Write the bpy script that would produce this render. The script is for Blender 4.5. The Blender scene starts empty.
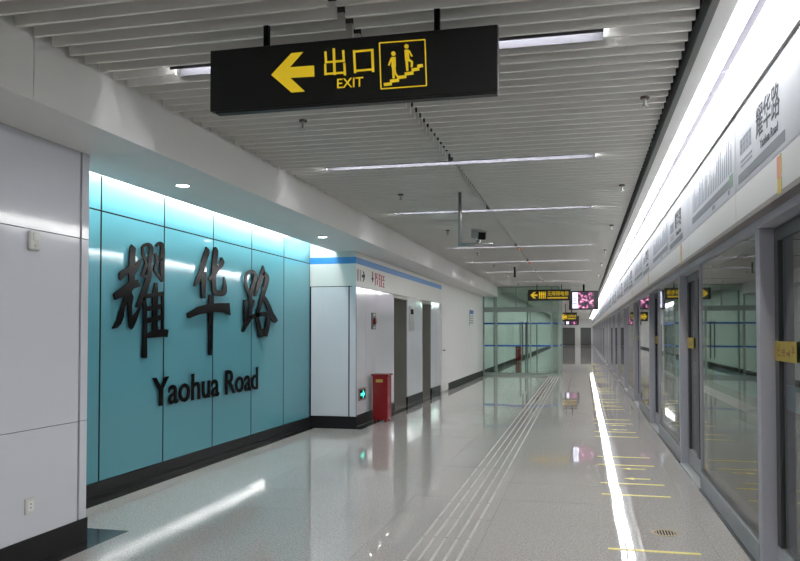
import bpy, bmesh, math, random
import numpy as np
from mathutils import Vector, Matrix
random.seed(7)
SC = bpy.context.scene
COL = SC.collection

# ------------------------------------------------------------------ camera
F_PX = 770.0; PITCH = math.radians(1.48); YAW = math.atan(183 / 770.0); ROLL = math.radians(0.2)
EYE = 1.5; SHIFT = 0.0408
fw0 = Vector((-math.sin(YAW), math.cos(YAW), 0)); r0 = Vector((math.cos(YAW), math.sin(YAW), 0))
fwd = fw0 * math.cos(PITCH) + Vector((0, 0, 1)) * math.sin(PITCH)
upv = r0.cross(fwd)
cam = bpy.data.cameras.new('camera')
cam.sensor_width = 36.0; cam.lens = 36.0 * F_PX / 800.0; cam.shift_y = SHIFT
cam.clip_start = 0.05; cam.clip_end = 300
camo = bpy.data.objects.new('camera', cam); COL.objects.link(camo)
camo.matrix_world = Matrix.Translation((0, 0, EYE)) @ Matrix((
    (r0.x, upv.x, -fwd.x), (r0.y, upv.y, -fwd.y), (r0.z, upv.z, -fwd.z))).to_4x4()
SC.camera = camo

# ------------------------------------------------------------------ world, exposure
w = bpy.data.worlds.new('world'); SC.world = w; w.use_nodes = True
w.node_tree.nodes['Background'].inputs[0].default_value = (0.5, 0.55, 0.6, 1)
w.node_tree.nodes['Background'].inputs[1].default_value = 0.02
SC.view_settings.view_transform = 'Standard'; SC.view_settings.look = 'None'
SC.view_settings.exposure = 1.15; SC.view_settings.gamma = 1.0
SC.view_settings.use_curve_mapping = False
L_STRIP = 9.0      # long lamp band over the screen doors
L_TROUGH = 24.0    # tubes in the ceiling troughs
L_COVE = 27.0      # hidden tubes above the mural
L_DOWN = 14.0      # recessed downlights
L_SCALLOP = 30.0      # added lamps under the service-block fascia, for the bright scallops

# photo pixel -> point on a plane of the place (the plane gives the distance)
def ray(px, py):
    return fwd + r0 * ((px - 400) / F_PX) - upv * ((py - 280.5 - SHIFT * 800) / F_PX)
def on_x(px, py, X):
    d = ray(px, py); t = X / d.x; return Vector((X, t * d.y, EYE + t * d.z))
def on_y(px, py, Y):
    d = ray(px, py); t = Y / d.y; return Vector((t * d.x, Y, EYE + t * d.z))

# ------------------------------------------------------------------ materials
MATS = {}
def mat(name, col, rough=0.5, metal=0.0, spec=0.5, emit=None, es=0.0, var=0.06, scale=3.0, coat=0.0, bump=0.0, bscale=60.0):
    m = bpy.data.materials.new(name); m.use_nodes = True; MATS[name] = m
    nt = m.node_tree; b = nt.nodes['Principled BSDF']
    b.inputs['Roughness'].default_value = rough; b.inputs['Metallic'].default_value = metal
    b.inputs['Specular IOR Level'].default_value = spec; b.inputs['Coat Weight'].default_value = coat
    b.inputs['Coat Roughness'].default_value = 0.05
    g = nt.nodes.new('ShaderNodeNewGeometry')
    n = nt.nodes.new('ShaderNodeTexNoise'); n.inputs['Scale'].default_value = scale; n.inputs['Detail'].default_value = 4
    nt.links.new(g.outputs['Position'], n.inputs['Vector'])
    mx = nt.nodes.new('ShaderNodeMix'); mx.data_type = 'RGBA'
    nt.links.new(n.outputs['Fac'], mx.inputs[0])
    mx.inputs[6].default_value = (*[c * (1 - var) for c in col], 1); mx.inputs[7].default_value = (*[min(1, c * (1 + var)) for c in col], 1)
    nt.links.new(mx.outputs[2], b.inputs['Base Color'])
    if emit:
        b.inputs['Emission Color'].default_value = (*emit, 1); b.inputs['Emission Strength'].default_value = es
    if bump:
        n2 = nt.nodes.new('ShaderNodeTexNoise'); n2.inputs['Scale'].default_value = bscale
        nt.links.new(g.outputs['Position'], n2.inputs['Vector'])
        bp = nt.nodes.new('ShaderNodeBump'); bp.inputs['Strength'].default_value = bump; bp.inputs['Distance'].default_value = 0.002
        nt.links.new(n2.outputs['Fac'], bp.inputs['Height']); nt.links.new(bp.outputs[0], b.inputs['Normal'])
    return m

def granite(name, c1, c2, rough):
    m = bpy.data.materials.new(name); m.use_nodes = True; MATS[name] = m
    nt = m.node_tree; b = nt.nodes['Principled BSDF']
    g = nt.nodes.new('ShaderNodeNewGeometry')
    n = nt.nodes.new('ShaderNodeTexNoise'); n.inputs['Scale'].default_value = 75; n.inputs['Detail'].default_value = 3; n.inputs['Roughness'].default_value = 0.7
    v = nt.nodes.new('ShaderNodeTexVoronoi'); v.inputs['Scale'].default_value = 130
    big = nt.nodes.new('ShaderNodeTexNoise'); big.inputs['Scale'].default_value = 1.3
    for k in (n, v, big): nt.links.new(g.outputs['Position'], k.inputs['Vector'])
    ramp = nt.nodes.new('ShaderNodeValToRGB')
    ramp.color_ramp.elements[0].position = 0.32; ramp.color_ramp.elements[0].color = (*c1, 1)
    ramp.color_ramp.elements[1].position = 0.62; ramp.color_ramp.elements[1].color = (*c2, 1)
    nt.links.new(n.outputs['Fac'], ramp.inputs[0])
    mx = nt.nodes.new('ShaderNodeMix'); mx.data_type = 'RGBA'; mx.blend_type = 'MULTIPLY'
    mr = nt.nodes.new('ShaderNodeMapRange'); mr.inputs[1].default_value = 0; mr.inputs[2].default_value = 1; mr.inputs[3].default_value = 0.8; mr.inputs[4].default_value = 1.1
    nt.links.new(v.outputs['Color'], mr.inputs[0])
    mx.inputs[0].default_value = 1.0
    nt.links.new(ramp.outputs[0], mx.inputs[6]); nt.links.new(mr.outputs[0], mx.inputs[7])
    nt.links.new(mx.outputs[2], b.inputs['Base Color'])
    rr = nt.nodes.new('ShaderNodeMapRange'); rr.inputs[3].default_value = rough * 0.7; rr.inputs[4].default_value = rough * 1.4
    nt.links.new(big.outputs['Fac'], rr.inputs[0]); nt.links.new(rr.outputs[0], b.inputs['Roughness'])
    b.inputs['Specular IOR Level'].default_value = 0.8
    return m

def glass(name, tint, ior=1.5, gloss=1.0):
    m = bpy.data.materials.new(name); m.use_nodes = True; MATS[name] = m
    nt = m.node_tree
    for n in list(nt.nodes):
        if n.type != 'OUTPUT_MATERIAL': nt.nodes.remove(n)
    out = [n for n in nt.nodes if n.type == 'OUTPUT_MATERIAL'][0]
    g = nt.nodes.new('ShaderNodeNewGeometry')
    mr = nt.nodes.new('ShaderNodeMapRange'); mr.inputs[3].default_value = ior; mr.inputs[4].default_value = 1 / ior
    nt.links.new(g.outputs['Backfacing'], mr.inputs[0])
    fr = nt.nodes.new('ShaderNodeFresnel'); nt.links.new(mr.outputs[0], fr.inputs['IOR'])
    tr = nt.nodes.new('ShaderNodeBsdfTransparent'); tr.inputs[0].default_value = (*tint, 1)
    gl = nt.nodes.new('ShaderNodeBsdfGlossy'); gl.inputs['Roughness'].default_value = 0.004; gl.inputs[0].default_value = (gloss, gloss, gloss, 1)
    mx = nt.nodes.new('ShaderNodeMixShader')
    nt.links.new(fr.outputs[0], mx.inputs[0]); nt.links.new(tr.outputs[0], mx.inputs[1]); nt.links.new(gl.outputs[0], mx.inputs[2])
    nt.links.new(mx.outputs[0], out.inputs[0])
    return m

granite('granite', (0.34, 0.315, 0.297), (0.60, 0.565, 0.54), 0.026)
granite('granite_dark', (0.010, 0.010, 0.010), (0.03, 0.03, 0.03), 0.10)
mat('joint', (0.22, 0.215, 0.21), 0.8)
mat('tactile', (0.57, 0.55, 0.52), 0.35)
mat('yellow_tape', (0.72, 0.60, 0.10), 0.4)
mat('brass', (0.20, 0.155, 0.08), 0.35, 0.8)
mat('black', (0.004, 0.004, 0.004), 0.7, spec=0.08)
mat('void', (0.012, 0.012, 0.012), 0.9)
mat('slat', (0.80, 0.79, 0.74), 0.42, var=0.03)
mat('plaster', (0.74, 0.74, 0.72), 0.55, var=0.02)
mat('enamel', (0.62, 0.63, 0.68), 0.09, spec=0.5, var=0.015)
mat('cream', (0.62, 0.63, 0.60), 0.35, var=0.015)
mat('white_wall', (0.72, 0.72, 0.71), 0.5, var=0.02)
mat('block_panel', (0.60, 0.62, 0.66), 0.12, var=0.02)
mat('blue', (0.03, 0.22, 0.55), 0.35)
mat('mural', (0.10, 0.285, 0.34), 0.055, spec=0.4, var=0.03, scale=0.8, bump=1.0, bscale=1.5)
mat('skirting', (0.016, 0.016, 0.017), 0.4, spec=0.15)
mat('letter', (0.004, 0.0038, 0.004), 0.2, spec=0.08)
mat('psd_grey', (0.46, 0.46, 0.52), 0.4, 0.1, var=0.03)
mat('psd_dark', (0.075, 0.08, 0.085), 0.35, 0.2)
mat('kick', (0.48, 0.49, 0.51), 0.45, 0.1)
mat('threshold', (0.55, 0.56, 0.56), 0.35, 0.5)
mat('fascia', (0.56, 0.57, 0.57), 0.3, var=0.015)
mat('lightbox', (0.40, 0.42, 0.47), 0.45, spec=0.2, var=0.01)
mat('trim_brown', (0.22, 0.19, 0.18), 0.4)
mat('trim_backlit', (0.62, 0.57, 0.55), 0.5)  # brown trim lightened: the light from behind is put into the colour
mat('print_grey', (0.15, 0.17, 0.20), 0.5, spec=0.2)
mat('print_dark', (0.065, 0.07, 0.085), 0.6, spec=0.1)
mat('print_pale', (0.20, 0.225, 0.27), 0.5, spec=0.2)
mat('print_green', (0.03, 0.16, 0.09), 0.4)
mat('sticker_red', (0.66, 0.20, 0.13), 0.4)
mat('sticker_yellow', (0.55, 0.40, 0.04), 0.4)
mat('sticker_ink', (0.40, 0.15, 0.02), 0.4)
mat('lamp_body', (0.55, 0.56, 0.56), 0.4)
mat('frame_dark', (0.11, 0.12, 0.115), 0.5)
mat('divider', (0.20, 0.20, 0.28), 0.3, 0.3)
mat('lamp_band', (0.9, 0.9, 0.9), 0.5, emit=(1.0, 1.0, 0.985), es=L_STRIP)
mat('lamp_tube', (0.9, 0.9, 0.9), 0.5, emit=(0.96, 0.96, 1.0), es=L_TROUGH)
mat('lamp_cove', (0.9, 0.9, 0.9), 0.5, emit=(0.93, 1.0, 1.0), es=L_COVE)
mat('lamp_down', (0.9, 0.9, 0.9), 0.5, emit=(0.95, 1.0, 1.0), es=L_DOWN)
mat('lamp_added_scallop', (0.9, 0.9, 0.9), 0.5, emit=(1.0, 0.98, 0.95), es=L_SCALLOP)
mat('trough', (0.11, 0.11, 0.12), 0.8, spec=0.05)
mat('sign_black', (0.008, 0.009, 0.009), 0.45)
mat('sign_yellow', (0.80, 0.58, 0.03), 0.4, emit=(1.0, 0.68, 0.02), es=0.16)
mat('steel', (0.42, 0.43, 0.42), 0.3, 0.8)
mat('jamb', (0.25, 0.25, 0.225), 0.4, 0.1)
mat('red_paint', (0.24, 0.008, 0.012), 0.25)
mat('red_text', (0.45, 0.05, 0.07), 0.5)
mat('plate_gold', (0.45, 0.33, 0.06), 0.4)
mat('exit_green', (0.05, 0.5, 0.4), 0.4, emit=(0.06, 0.85, 0.62), es=0.9)
mat('exit_frame', (0.22, 0.12, 0.09), 0.5)
mat('plastic', (0.60, 0.60, 0.58), 0.4)
mat('cctv', (0.35, 0.37, 0.34), 0.4)
mat('lift_frame', (0.34, 0.42, 0.38), 0.35, 0.3)
mat('blue_band', (0.04, 0.16, 0.48), 0.4)
mat('tunnel', (0.045, 0.047, 0.045), 0.8)
mat('tunnel_blue', (0.10, 0.40, 0.55), 0.5)
mat('orange', (0.75, 0.25, 0.06), 0.5)
mat('sprinkler', (0.10, 0.06, 0.05), 0.5)
mat('green_sticker', (0.30, 0.32, 0.29), 0.6)
glass('screen_glass', (0.80, 0.84, 0.82))
glass('lift_glass', (0.87, 0.95, 0.915))
def tv_mat():
    m = bpy.data.materials.new('tv_image'); m.use_nodes = True; MATS['tv_image'] = m
    nt = m.node_tree; b = nt.nodes['Principled BSDF']
    g = nt.nodes.new('ShaderNodeTexCoord')
    n = nt.nodes.new('ShaderNodeTexNoise'); n.inputs['Scale'].default_value = 9.0; n.inputs['Detail'].default_value = 5; n.inputs['Roughness'].default_value = 0.65
    nt.links.new(g.outputs['Object'], n.inputs['Vector'])
    r = nt.nodes.new('ShaderNodeValToRGB'); e = r.color_ramp.elements
    e[0].position = 0.46; e[0].color = (0.01, 0.008, 0.02, 1); e[1].position = 0.72; e[1].color = (0.95, 0.7, 0.85, 1)
    k = e.new(0.53); k.color = (0.16, 0.03, 0.10, 1); k = e.new(0.60); k.color = (0.65, 0.2, 0.36, 1)
    nt.links.new(n.outputs['Fac'], r.inputs[0]); nt.links.new(r.outputs[0], b.inputs['Emission Color'])
    b.inputs['Emission Strength'].default_value = 0.8; b.inputs['Base Color'].default_value = (0.01, 0.01, 0.01, 1); b.inputs['Roughness'].default_value = 0.2
tv_mat()
mat('tv_column', (0.5, 0.5, 0.6), 0.4, emit=(0.75, 0.75, 0.95), es=0.8)

# ------------------------------------------------------------------ builders
class MB:
    def __init__(s): s.v = []; s.f = []
    def box(s, x0, x1, y0, y1, z0, z1):
        n = len(s.v)
        s.v += [(x0, y0, z0), (x1, y0, z0), (x1, y1, z0), (x0, y1, z0), (x0, y0, z1), (x1, y0, z1), (x1, y1, z1), (x0, y1, z1)]
        s.f += [tuple(n + i for i in q) for q in ((3, 2, 1, 0), (4, 5, 6, 7), (0, 1, 5, 4), (1, 2, 6, 5), (2, 3, 7, 6), (3, 0, 4, 7))]
        return s
    def prism(s, pts, off):
        n = len(s.v); k = len(pts); off = Vector(off)
        s.v += [tuple(Vector(p)) for p in pts] + [tuple(Vector(p) + off) for p in pts]
        s.f += [tuple(range(n, n + k)), tuple(reversed(range(n + k, n + 2 * k)))]
        s.f += [(n + i, n + k + i, n + k + (i + 1) % k, n + (i + 1) % k) for i in range(k)]
        return s
    def cyl(s, p0, p1, r, seg=16, r1=None, cap=True):
        p0 = Vector(p0); p1 = Vector(p1); a = (p1 - p0).normalized(); r1 = r if r1 is None else r1
        u = a.orthogonal().normalized(); q = a.cross(u); n = len(s.v)
        for p, rr in ((p0, r), (p1, r1)):
            for i in range(seg):
                t = 2 * math.pi * i / seg; s.v.append(tuple(p + (u * math.cos(t) + q * math.sin(t)) * rr))
        s.f += [(n + i, n + (i + 1) % seg, n + seg + (i + 1) % seg, n + seg + i) for i in range(seg)]
        if cap: s.f += [tuple(reversed(range(n, n + seg))), tuple(range(n + seg, n + 2 * seg))]
        return s
    def ring(s, c, r_in, r_out, h, seg=24):
        c = Vector(c); n = len(s.v)
        for r, z in ((r_in, 0), (r_out, 0), (r_out, h), (r_in, h)):
            for i in range(seg):
                t = 2 * math.pi * i / seg; s.v.append((c.x + r * math.cos(t), c.y + r * math.sin(t), c.z + z))
        for k in range(4):
            for i in range(seg):
                a = n + k * seg; b = n + ((k + 1) % 4) * seg
                s.f.append((a + i, a + (i + 1) % seg, b + (i + 1) % seg, b + i))
        return s
    def ribbon(s, pts, off):      # pts: (left, right) 3-D pairs; a brush stroke of some thickness
        n = len(s.v); k = len(pts); off = Vector(off)
        for l, r in pts: s.v += [tuple(l), tuple(r), tuple(Vector(l) + off), tuple(Vector(r) + off)]
        for i in range(k - 1):
            a = n + 4 * i; b = a + 4
            s.f += [(a, a + 1, b + 1, b), (a + 3, a + 2, b + 2, b + 3), (a + 2, a, b, b + 2), (a + 1, a + 3, b + 3, b + 1)]
        e = n + 4 * (k - 1)
        s.f += [(n + 1, n, n + 2, n + 3), (e, e + 1, e + 3, e + 2)]
        return s
    def mesh(s, name, bevel=0.0, smooth=False):
        me = bpy.data.meshes.new(name); me.from_pydata(s.v, [], s.f); me.update()
        bm = bmesh.new(); bm.from_mesh(me)
        bmesh.ops.recalc_face_normals(bm, faces=bm.faces)
        if bevel: bmesh.ops.bevel(bm, geom=list(bm.edges), offset=bevel, segments=1, affect='EDGES', profile=0.5)
        if smooth:
            for f in bm.faces: f.smooth = True
        bm.to_mesh(me); bm.free(); return me
    def build(s, name, m, parent=None, bevel=0.0, smooth=False):
        return obj(name, s.mesh(name, bevel, smooth), m, parent)

def obj(name, me, m, parent=None):
    if m is not None and not me.materials: me.materials.append(MATS[m])
    o = bpy.data.objects.new(name, me); COL.objects.link(o)
    if parent is not None: attach(o, parent)
    return o
def attach(o, parent):
    o.parent = parent; o.matrix_parent_inverse = Matrix.Translation(-parent.location)
def tag(o, label, cat, group=None):
    o['label'] = label; o['category'] = cat
    if group: o['group'] = group
    return o
def thing(name, loc, label, cat, group=None):
    o = bpy.data.objects.new(name, None); COL.objects.link(o); o.location = loc; o.empty_display_size = 0.1
    return tag(o, label, cat, group)
def copy_tree(o, parent=None, move=None):
    c = o.copy(); COL.objects.link(c)
    if parent is not None:
        c.parent = parent; c.matrix_parent_inverse = o.matrix_parent_inverse.copy()
    if move: c.location = Vector(o.location) + Vector(move)
    for ch in [x for x in list(COL.objects) if x.parent == o]: copy_tree(ch, c)
    return c
def structure(o): o['kind'] = 'structure'; return o
def struct_root(name, loc=(0, 0, 0)):
    o = bpy.data.objects.new(name, None); COL.objects.link(o); o.location = loc; return structure(o)

def text(body, name, m, parent, origin, right, up, height=None, width=None, depth=0.002, islands=False, bold=0.0):
    """flat lettering with its lower left corner at origin, fitted to width x height"""
    c = bpy.data.curves.new(name, 'FONT'); c.body = body; c.size = 1.0; c.extrude = 0.5; c.resolution_u = 3; c.offset = bold
    t = bpy.data.objects.new(name, c); COL.objects.link(t); bpy.context.view_layer.update()
    me = bpy.data.meshes.new_from_object(t.evaluated_get(bpy.context.evaluated_depsgraph_get()))
    bpy.data.objects.remove(t); bpy.data.curves.remove(c)
    co = np.array([v.co[:] for v in me.vertices]); lo = co.min(0); hi = co.max(0)
    sy = height / (hi[1] - lo[1]) if height else width / (hi[0] - lo[0])
    sx = width / (hi[0] - lo[0]) if width else sy
    right = Vector(right).normalized(); up = Vector(up).normalized(); nrm = right.cross(up); origin = Vector(origin)
    for v in me.vertices:
        x = (v.co.x - lo[0]) * sx; y = (v.co.y - lo[1]) * sy; z = (v.co.z + 0.5) * depth
        v.co = origin + right * x + up * y + nrm * z
    me.materials.clear(); me.materials.append(MATS[m])
    if not islands: 
        o = obj(name, me, m, parent); o['kind'] = 'stuff'; return o
    bm = bmesh.new(); bm.from_mesh(me); bm.verts.ensure_lookup_table(); seen = set(); out = []
    bmesh.ops.remove_doubles(bm, verts=bm.verts, dist=1e-6); bm.verts.ensure_lookup_table()
    for v in bm.verts:
        if v in seen: continue
        st = [v]; grp = {v}
        while st:
            q = st.pop()
            for e in q.link_edges:
                x = e.other_vert(q)
                if x not in grp: grp.add(x); st.append(x)
        seen |= grp; out.append(grp)
    for grp in out:
        idx = {v: i for i, v in enumerate(grp)}
        fs = {f for v in grp for f in v.link_faces}
        m2 = bpy.data.meshes.new(name); m2.from_pydata([tuple(v.co) for v in grp], [], [[idx[v] for v in f.verts] for f in fs]); m2.update()
        obj(name, m2, m, parent)
    bm.free()

def smooth_line(pts, n=4):
    P = np.array(pts, float)
    if len(P) < 3: return P
    Q = np.vstack([2 * P[0] - P[1], P, 2 * P[-1] - P[-2]]); out = []
    for i in range(1, len(Q) - 2):
        for k in range(n):
            t = k / n; a, b, c, d = Q[i - 1:i + 3]
            out.append(0.5 * ((2 * b) + (-a + c) * t + (2 * a - 5 * b + 4 * c - d) * t * t + (-a + 3 * b - 3 * c + d) * t ** 3))
    out.append(P[-1]); return np.array(out)
def stroke(mb, pts, plane, off, org, sc, smooth=True, fat=1.0):
    """brush stroke: (x, y, width) in a picture crop with origin org and scale sc, laid on a plane of the place"""
    P = smooth_line(pts) if smooth else np.array(pts, float)
    pairs = []; off = Vector(off) * (1 + 0.03 * (len(mb.f) % 11))
    for i in range(len(P)):
        a = P[max(0, i - 1)]; b = P[min(len(P) - 1, i + 1)]; d = b[:2] - a[:2]; d = d / (np.hypot(*d) + 1e-9); nrm = np.array((-d[1], d[0])) * max(2.0, P[i][2]) / 2 * fat
        l = P[i][:2] + nrm; r = P[i][:2] - nrm
        pairs.append((plane(org[0] + l[0] / sc, org[1] + l[1] / sc), plane(org[0] + r[0] / sc, org[1] + r[1] / sc)))
    mb.ribbon(pairs, off)

# ------------------------------------------------------------------ key dimensions (metres)
Y0, Y1 = -5.0, 92.0
XW, XM, XP = -3.5, -4.27, 1.08          # left wall, mural recess, screen doors
Z_SOF, Z_SLAT, Z_TOP = 2.8, 3.15, 3.65
YB0, YB1 = 11.70, 19.30                 # service block
XB = -2.98                              # bulkhead face
YL = 27.6                               # glass lift enclosure

# ------------------------------------------------------------------ floor
floor = struct_root('floor')
MB().box(XM, 1.4, Y0, Y1, -0.10, -0.006).build('floor_bed', 'joint', floor)
T = 0.8
xs = [-3.92 + T * i for i in range(-1, 8)]
tile_cache = {}
ntile = 0
for j in range(0, 26):
    ya, yb = 3.0 + T * j, 3.0 + T * (j + 1)
    for i in range(len(xs) - 1):
        xa, xb = max(xs[i], XM), min(xs[i + 1], 1.09)
        if xb - xa < 0.02: continue
        key = (round(xa, 3), round(xb, 3))
        if key not in tile_cache:
            tile_cache[key] = MB().box((xa - xb) / 2 + 0.0008, (xb - xa) / 2 - 0.0008, -T / 2 + 0.0008, T / 2 - 0.0008, -0.006, 0).mesh('floor_tile')
        o = obj('floor_tile', tile_cache[key], 'granite', floor); o.location = ((xa + xb) / 2, (ya + yb) / 2, 0); o.rotation_euler = (random.gauss(0, 0.0009), random.gauss(0, 0.0009), 0)
        ntile += 1
YT = 3.0 + T * 26
rest = MB().box(XM, 1.09, Y0, 3.0, -0.006, 0).box(XM, 1.09, YT, Y1, -0.006, 0).build('far_paving', 'granite', floor)
rest['kind'] = 'stuff'
# dark border strips along the walls
for x0, x1, y0, y1 in ((XW, XW + 0.14, Y0, 5.24), (XM, XW, 4.92, 5.24), (XM, XM + 0.14, 5.24, YB0 - 0.14), (XM, XW + 0.14, YB0 - 0.14, YB0),
                       (XW, XW + 0.14, YB0, YB1), (XW, XW + 0.10, YB1, YL)):
    MB().box(x0, x1, y0, y1, 0, 0.0025).build('border_strip', 'granite_dark', floor)
# tactile guide strip of raised bars
bar = MB().box(-0.011, 0.011, 0.01, 0.59, 0, 0.004).mesh('tactile_bar', 0.001)
for r in range(38):
    for i in range(5):
        o = obj('tactile_bar', bar, 'tactile', floor); o.location = (-1.15 + 0.084 * i, 4.4 + 0.6 * r, 0)

# yellow queue lines and arrows on the floor in front of every door
line = MB().box(0.16, 0.77, -0.022, 0.022, 0, 0.0020).mesh('floor_marking_line')
arrow_m = MB().prism([(0.40, 0, 0), (0.50, -0.06, 0), (0.50, -0.018, 0), (0.66, -0.018, 0), (0.66, 0.018, 0), (0.50, 0.018, 0), (0.50, 0.06, 0)], (0, 0, 0.0020)).mesh('floor_arrow')
for k in range(-1, 8):
    for dy in (7.46, 8.02, 9.13, 9.72):
        o = obj('floor_marking_line', line, 'yellow_tape'); o.location = (0, dy + 4.13 * k, 0)
        tag(o, 'thin yellow queue line on the granite floor before the screen doors', 'floor marking', 'yellow queue lines on the floor')
    for dy in (8.31, 8.90):
        o = obj('floor_marking_arrow', arrow_m, 'yellow_tape'); o.location = (0, dy + 4.13 * k, 0)
        tag(o, 'small yellow alighting arrow between queue lines on the floor', 'floor arrow', 'yellow arrows on the floor')
# brass drain
dr = thing('floor_drain', (0.59, 6.12, 0), 'round brass floor drain grate set in the granite', 'drain')
MB().ring((0.59, 6.12, 0), 0.078, 0.105, 0.003).build('rim', 'brass', dr)
MB().cyl((0.59, 6.12, 0), (0.59, 6.12, 0.0008), 0.078, 24).build('sump', 'black', dr)
for i in range(-3, 4):
    h = math.sqrt(0.078 ** 2 - (0.021 * i) ** 2)
    MB().box(0.59 + 0.021 * i - 0.0045, 0.59 + 0.021 * i + 0.0045, 6.12 - h, 6.12 + h, 0.0008, 0.003).build('bar', 'brass', dr)

# ------------------------------------------------------------------ ceiling: void, slats, lamp troughs
ceil = struct_root('ceiling')
MB().box(-4.6, 1.5, Y0, Y1, Z_TOP, Z_TOP + 0.1).build('void_slab', 'void', ceil)
PITCH_S = 0.149; SW = 0.036; SH = 0.085; Y_S0 = 3.505 - PITCH_S
LAMP_ROWS = [4.33, 7.37, 10.36, 14.87, 17.95, 21.0, 25.0, 28.0, 31.0, 36, 41, 46, 52, 58, 64, 70, 78, 86]
def row_index(y): return round((y - Y_S0) / PITCH_S)
lamp_idx = {row_index(y) for y in LAMP_ROWS}
XL0, XL1, XR0, XR1 = -2.96, -1.248, -1.198, 0.585
TX0, TX1 = -2.52, 0.12
SECT = ((0.004, 0), (0.024, 0), (0.014, SH), (-0.010, SH))      # leaning blade
def blade(mb, x0, x1, y): return mb.prism([(x0, y + a, Z_SLAT + b) for a, b in SECT], (x1 - x0, 0, 0))
def slat_mesh(x0, x1): return blade(MB(), x0, x1, 0).mesh('slat')
SM = {k: slat_mesh(*k) for k in ((XL0, XL1), (XR0, XR1), (XL0, TX0), (TX1, XR1))}
far = MB()
nrow = int((Y1 - Y0) / PITCH_S)
cnt = 0
for r in range(row_index(Y0), row_index(Y1)):
    y = Y_S0 + r * PITCH_S
    spans = ((XL0, TX0), (TX1, XR1)) if r in lamp_idx else ((XL0, XL1), (XR0, XR1))
    for sp in spans:
        if r >= -1 and cnt < 300:
            o = obj('slat', SM[sp], 'slat', ceil); o.location = (0, y, 0); cnt += 1
        else:
            blade(far, sp[0], sp[1], y)
o = far.build('far_slats', 'slat', ceil); o['kind'] = 'stuff'
# lamp troughs that replace a slat
def trough(y):
    t = thing('ceiling_trough_lamp', (-1.2, y, Z_SLAT), 'long narrow lamp trough between the ceiling slats', 'ceiling lamp', 'lamp troughs across the slat ceiling')
    w_ = 0.062
    m = MB(); m.box(TX0, TX1, y - w_, y - w_ + 0.004, Z_SLAT + 0.006, Z_SLAT + 0.10).box(TX0, TX1, y + w_ - 0.004, y + w_, Z_SLAT + 0.004, Z_SLAT + 0.10).box(TX0, TX1, y - w_, y + w_, Z_SLAT + 0.10, Z_SLAT + 0.104)
    m.build('reflector', 'trough', t)
    for a, b in ((TX0 + 0.02, -1.24), (-1.20, TX1 - 0.02)):
        MB().cyl((a, y - 0.034, Z_SLAT + 0.072), (b, y - 0.034, Z_SLAT + 0.072), 0.013, 8).build('tube', 'lamp_tube', t)
for r in sorted(lamp_idx): trough(Y_S0 + r * PITCH_S)

# sprinklers
def sprinkler(x, y):
    t = thing('ceiling_sprinkler', (x, y, Z_SLAT), 'small dark sprinkler head under the ceiling slats', 'sprinkler', 'sprinklers below the slats')
    MB().cyl((x, y, Z_SLAT), (x, y, Z_SLAT - 0.014), 0.032, 14).build('rosette', 'sprinkler', t)
    MB().cyl((x, y, Z_SLAT - 0.014), (x, y, Z_SLAT - 0.065), 0.011, 10).build('body', 'steel', t)
    MB().cyl((x, y, Z_SLAT - 0.065), (x, y, Z_SLAT - 0.069), 0.024, 12).build('deflector', 'steel', t)
def snap(y): return Y_S0 + round((y - Y_S0) / PITCH_S) * PITCH_S
for y in (5.65, 8.93, 12.14, 15.79, 18.70, 22.35, 26.0):
    sprinkler(-2.1, snap(y)); sprinkler(0.43, snap(y))
for y in (15.22, 18.33, 25.2):
    tag(MB().cyl((-1.22, y - 0.18, Z_SLAT), (-1.22, y + 0.18, Z_SLAT), 0.018, 8).build('orange_conduit', 'orange'),
        'short orange conduit showing in the joint of the slat ceiling', 'conduit', 'orange conduit pieces in the ceiling joint')

# ------------------------------------------------------------------ left bulkhead and soffit
bulk = struct_root('trim_1')
J = [Y0, 3.68, YB0, YB1, YL + 0.3]
for a, b in zip(J[:-1], J[1:]):
    MB().box(XB - 0.02, XB, a + 0.002, b - 0.002, Z_SOF, Z_TOP).build('fascia_panel', 'plaster', bulk)
for x0, x1, a, b in ((XW, XB - 0.02, Y0, 3.68), (XW, XB - 0.02, 3.682, 4.92), (-3.85, XB - 0.02, 4.92, YB0), (XW, XB - 0.02, YB0, YB1), (XW, XB - 0.02, YB1 + 0.002, YL + 0.3)):
    MB().box(x0, x1, a + 0.001, b - 0.001, Z_SOF, Z_SOF + 0.02).build('soffit_panel', 'plaster', bulk)
MB().box(-3.85, -3.83, 4.92, YB0, Z_SOF + 0.02, 3.2).box(-4.4, -3.83, 4.92, YB0, 3.2, 3.22).build('cove_board', 'plaster', bulk)
MB().box(XW, XB, YL + 0.28, YL + 0.3, Z_SOF, Z_TOP).build('end_board', 'plaster', bulk)
cv = MB().cyl((-3.93, 5.0, 3.05), (-3.93, 11.6, 3.05), 0.016, 10).build('cove_tube_lamp', 'lamp_cove')
tag(cv, 'white tube lamp hidden in the cove above the teal mural', 'lamp')
def downlight(x, y, label):
    t = thing('recessed_downlight', (x, y, Z_SOF), label, 'downlight')
    MB().ring((x, y, Z_SOF - 0.006), 0.055, 0.075, 0.006).build('rim', 'plastic', t)
    MB().cyl((x, y, Z_SOF - 0.003), (x, y, Z_SOF), 0.055, 24).build('lens', 'lamp_down', t)
downlight(-3.42, 6.12, 'round recessed downlight in the soffit before the first large character')
downlight(-3.42, 9.86, 'round recessed downlight in the soffit close to the white service block')

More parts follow.
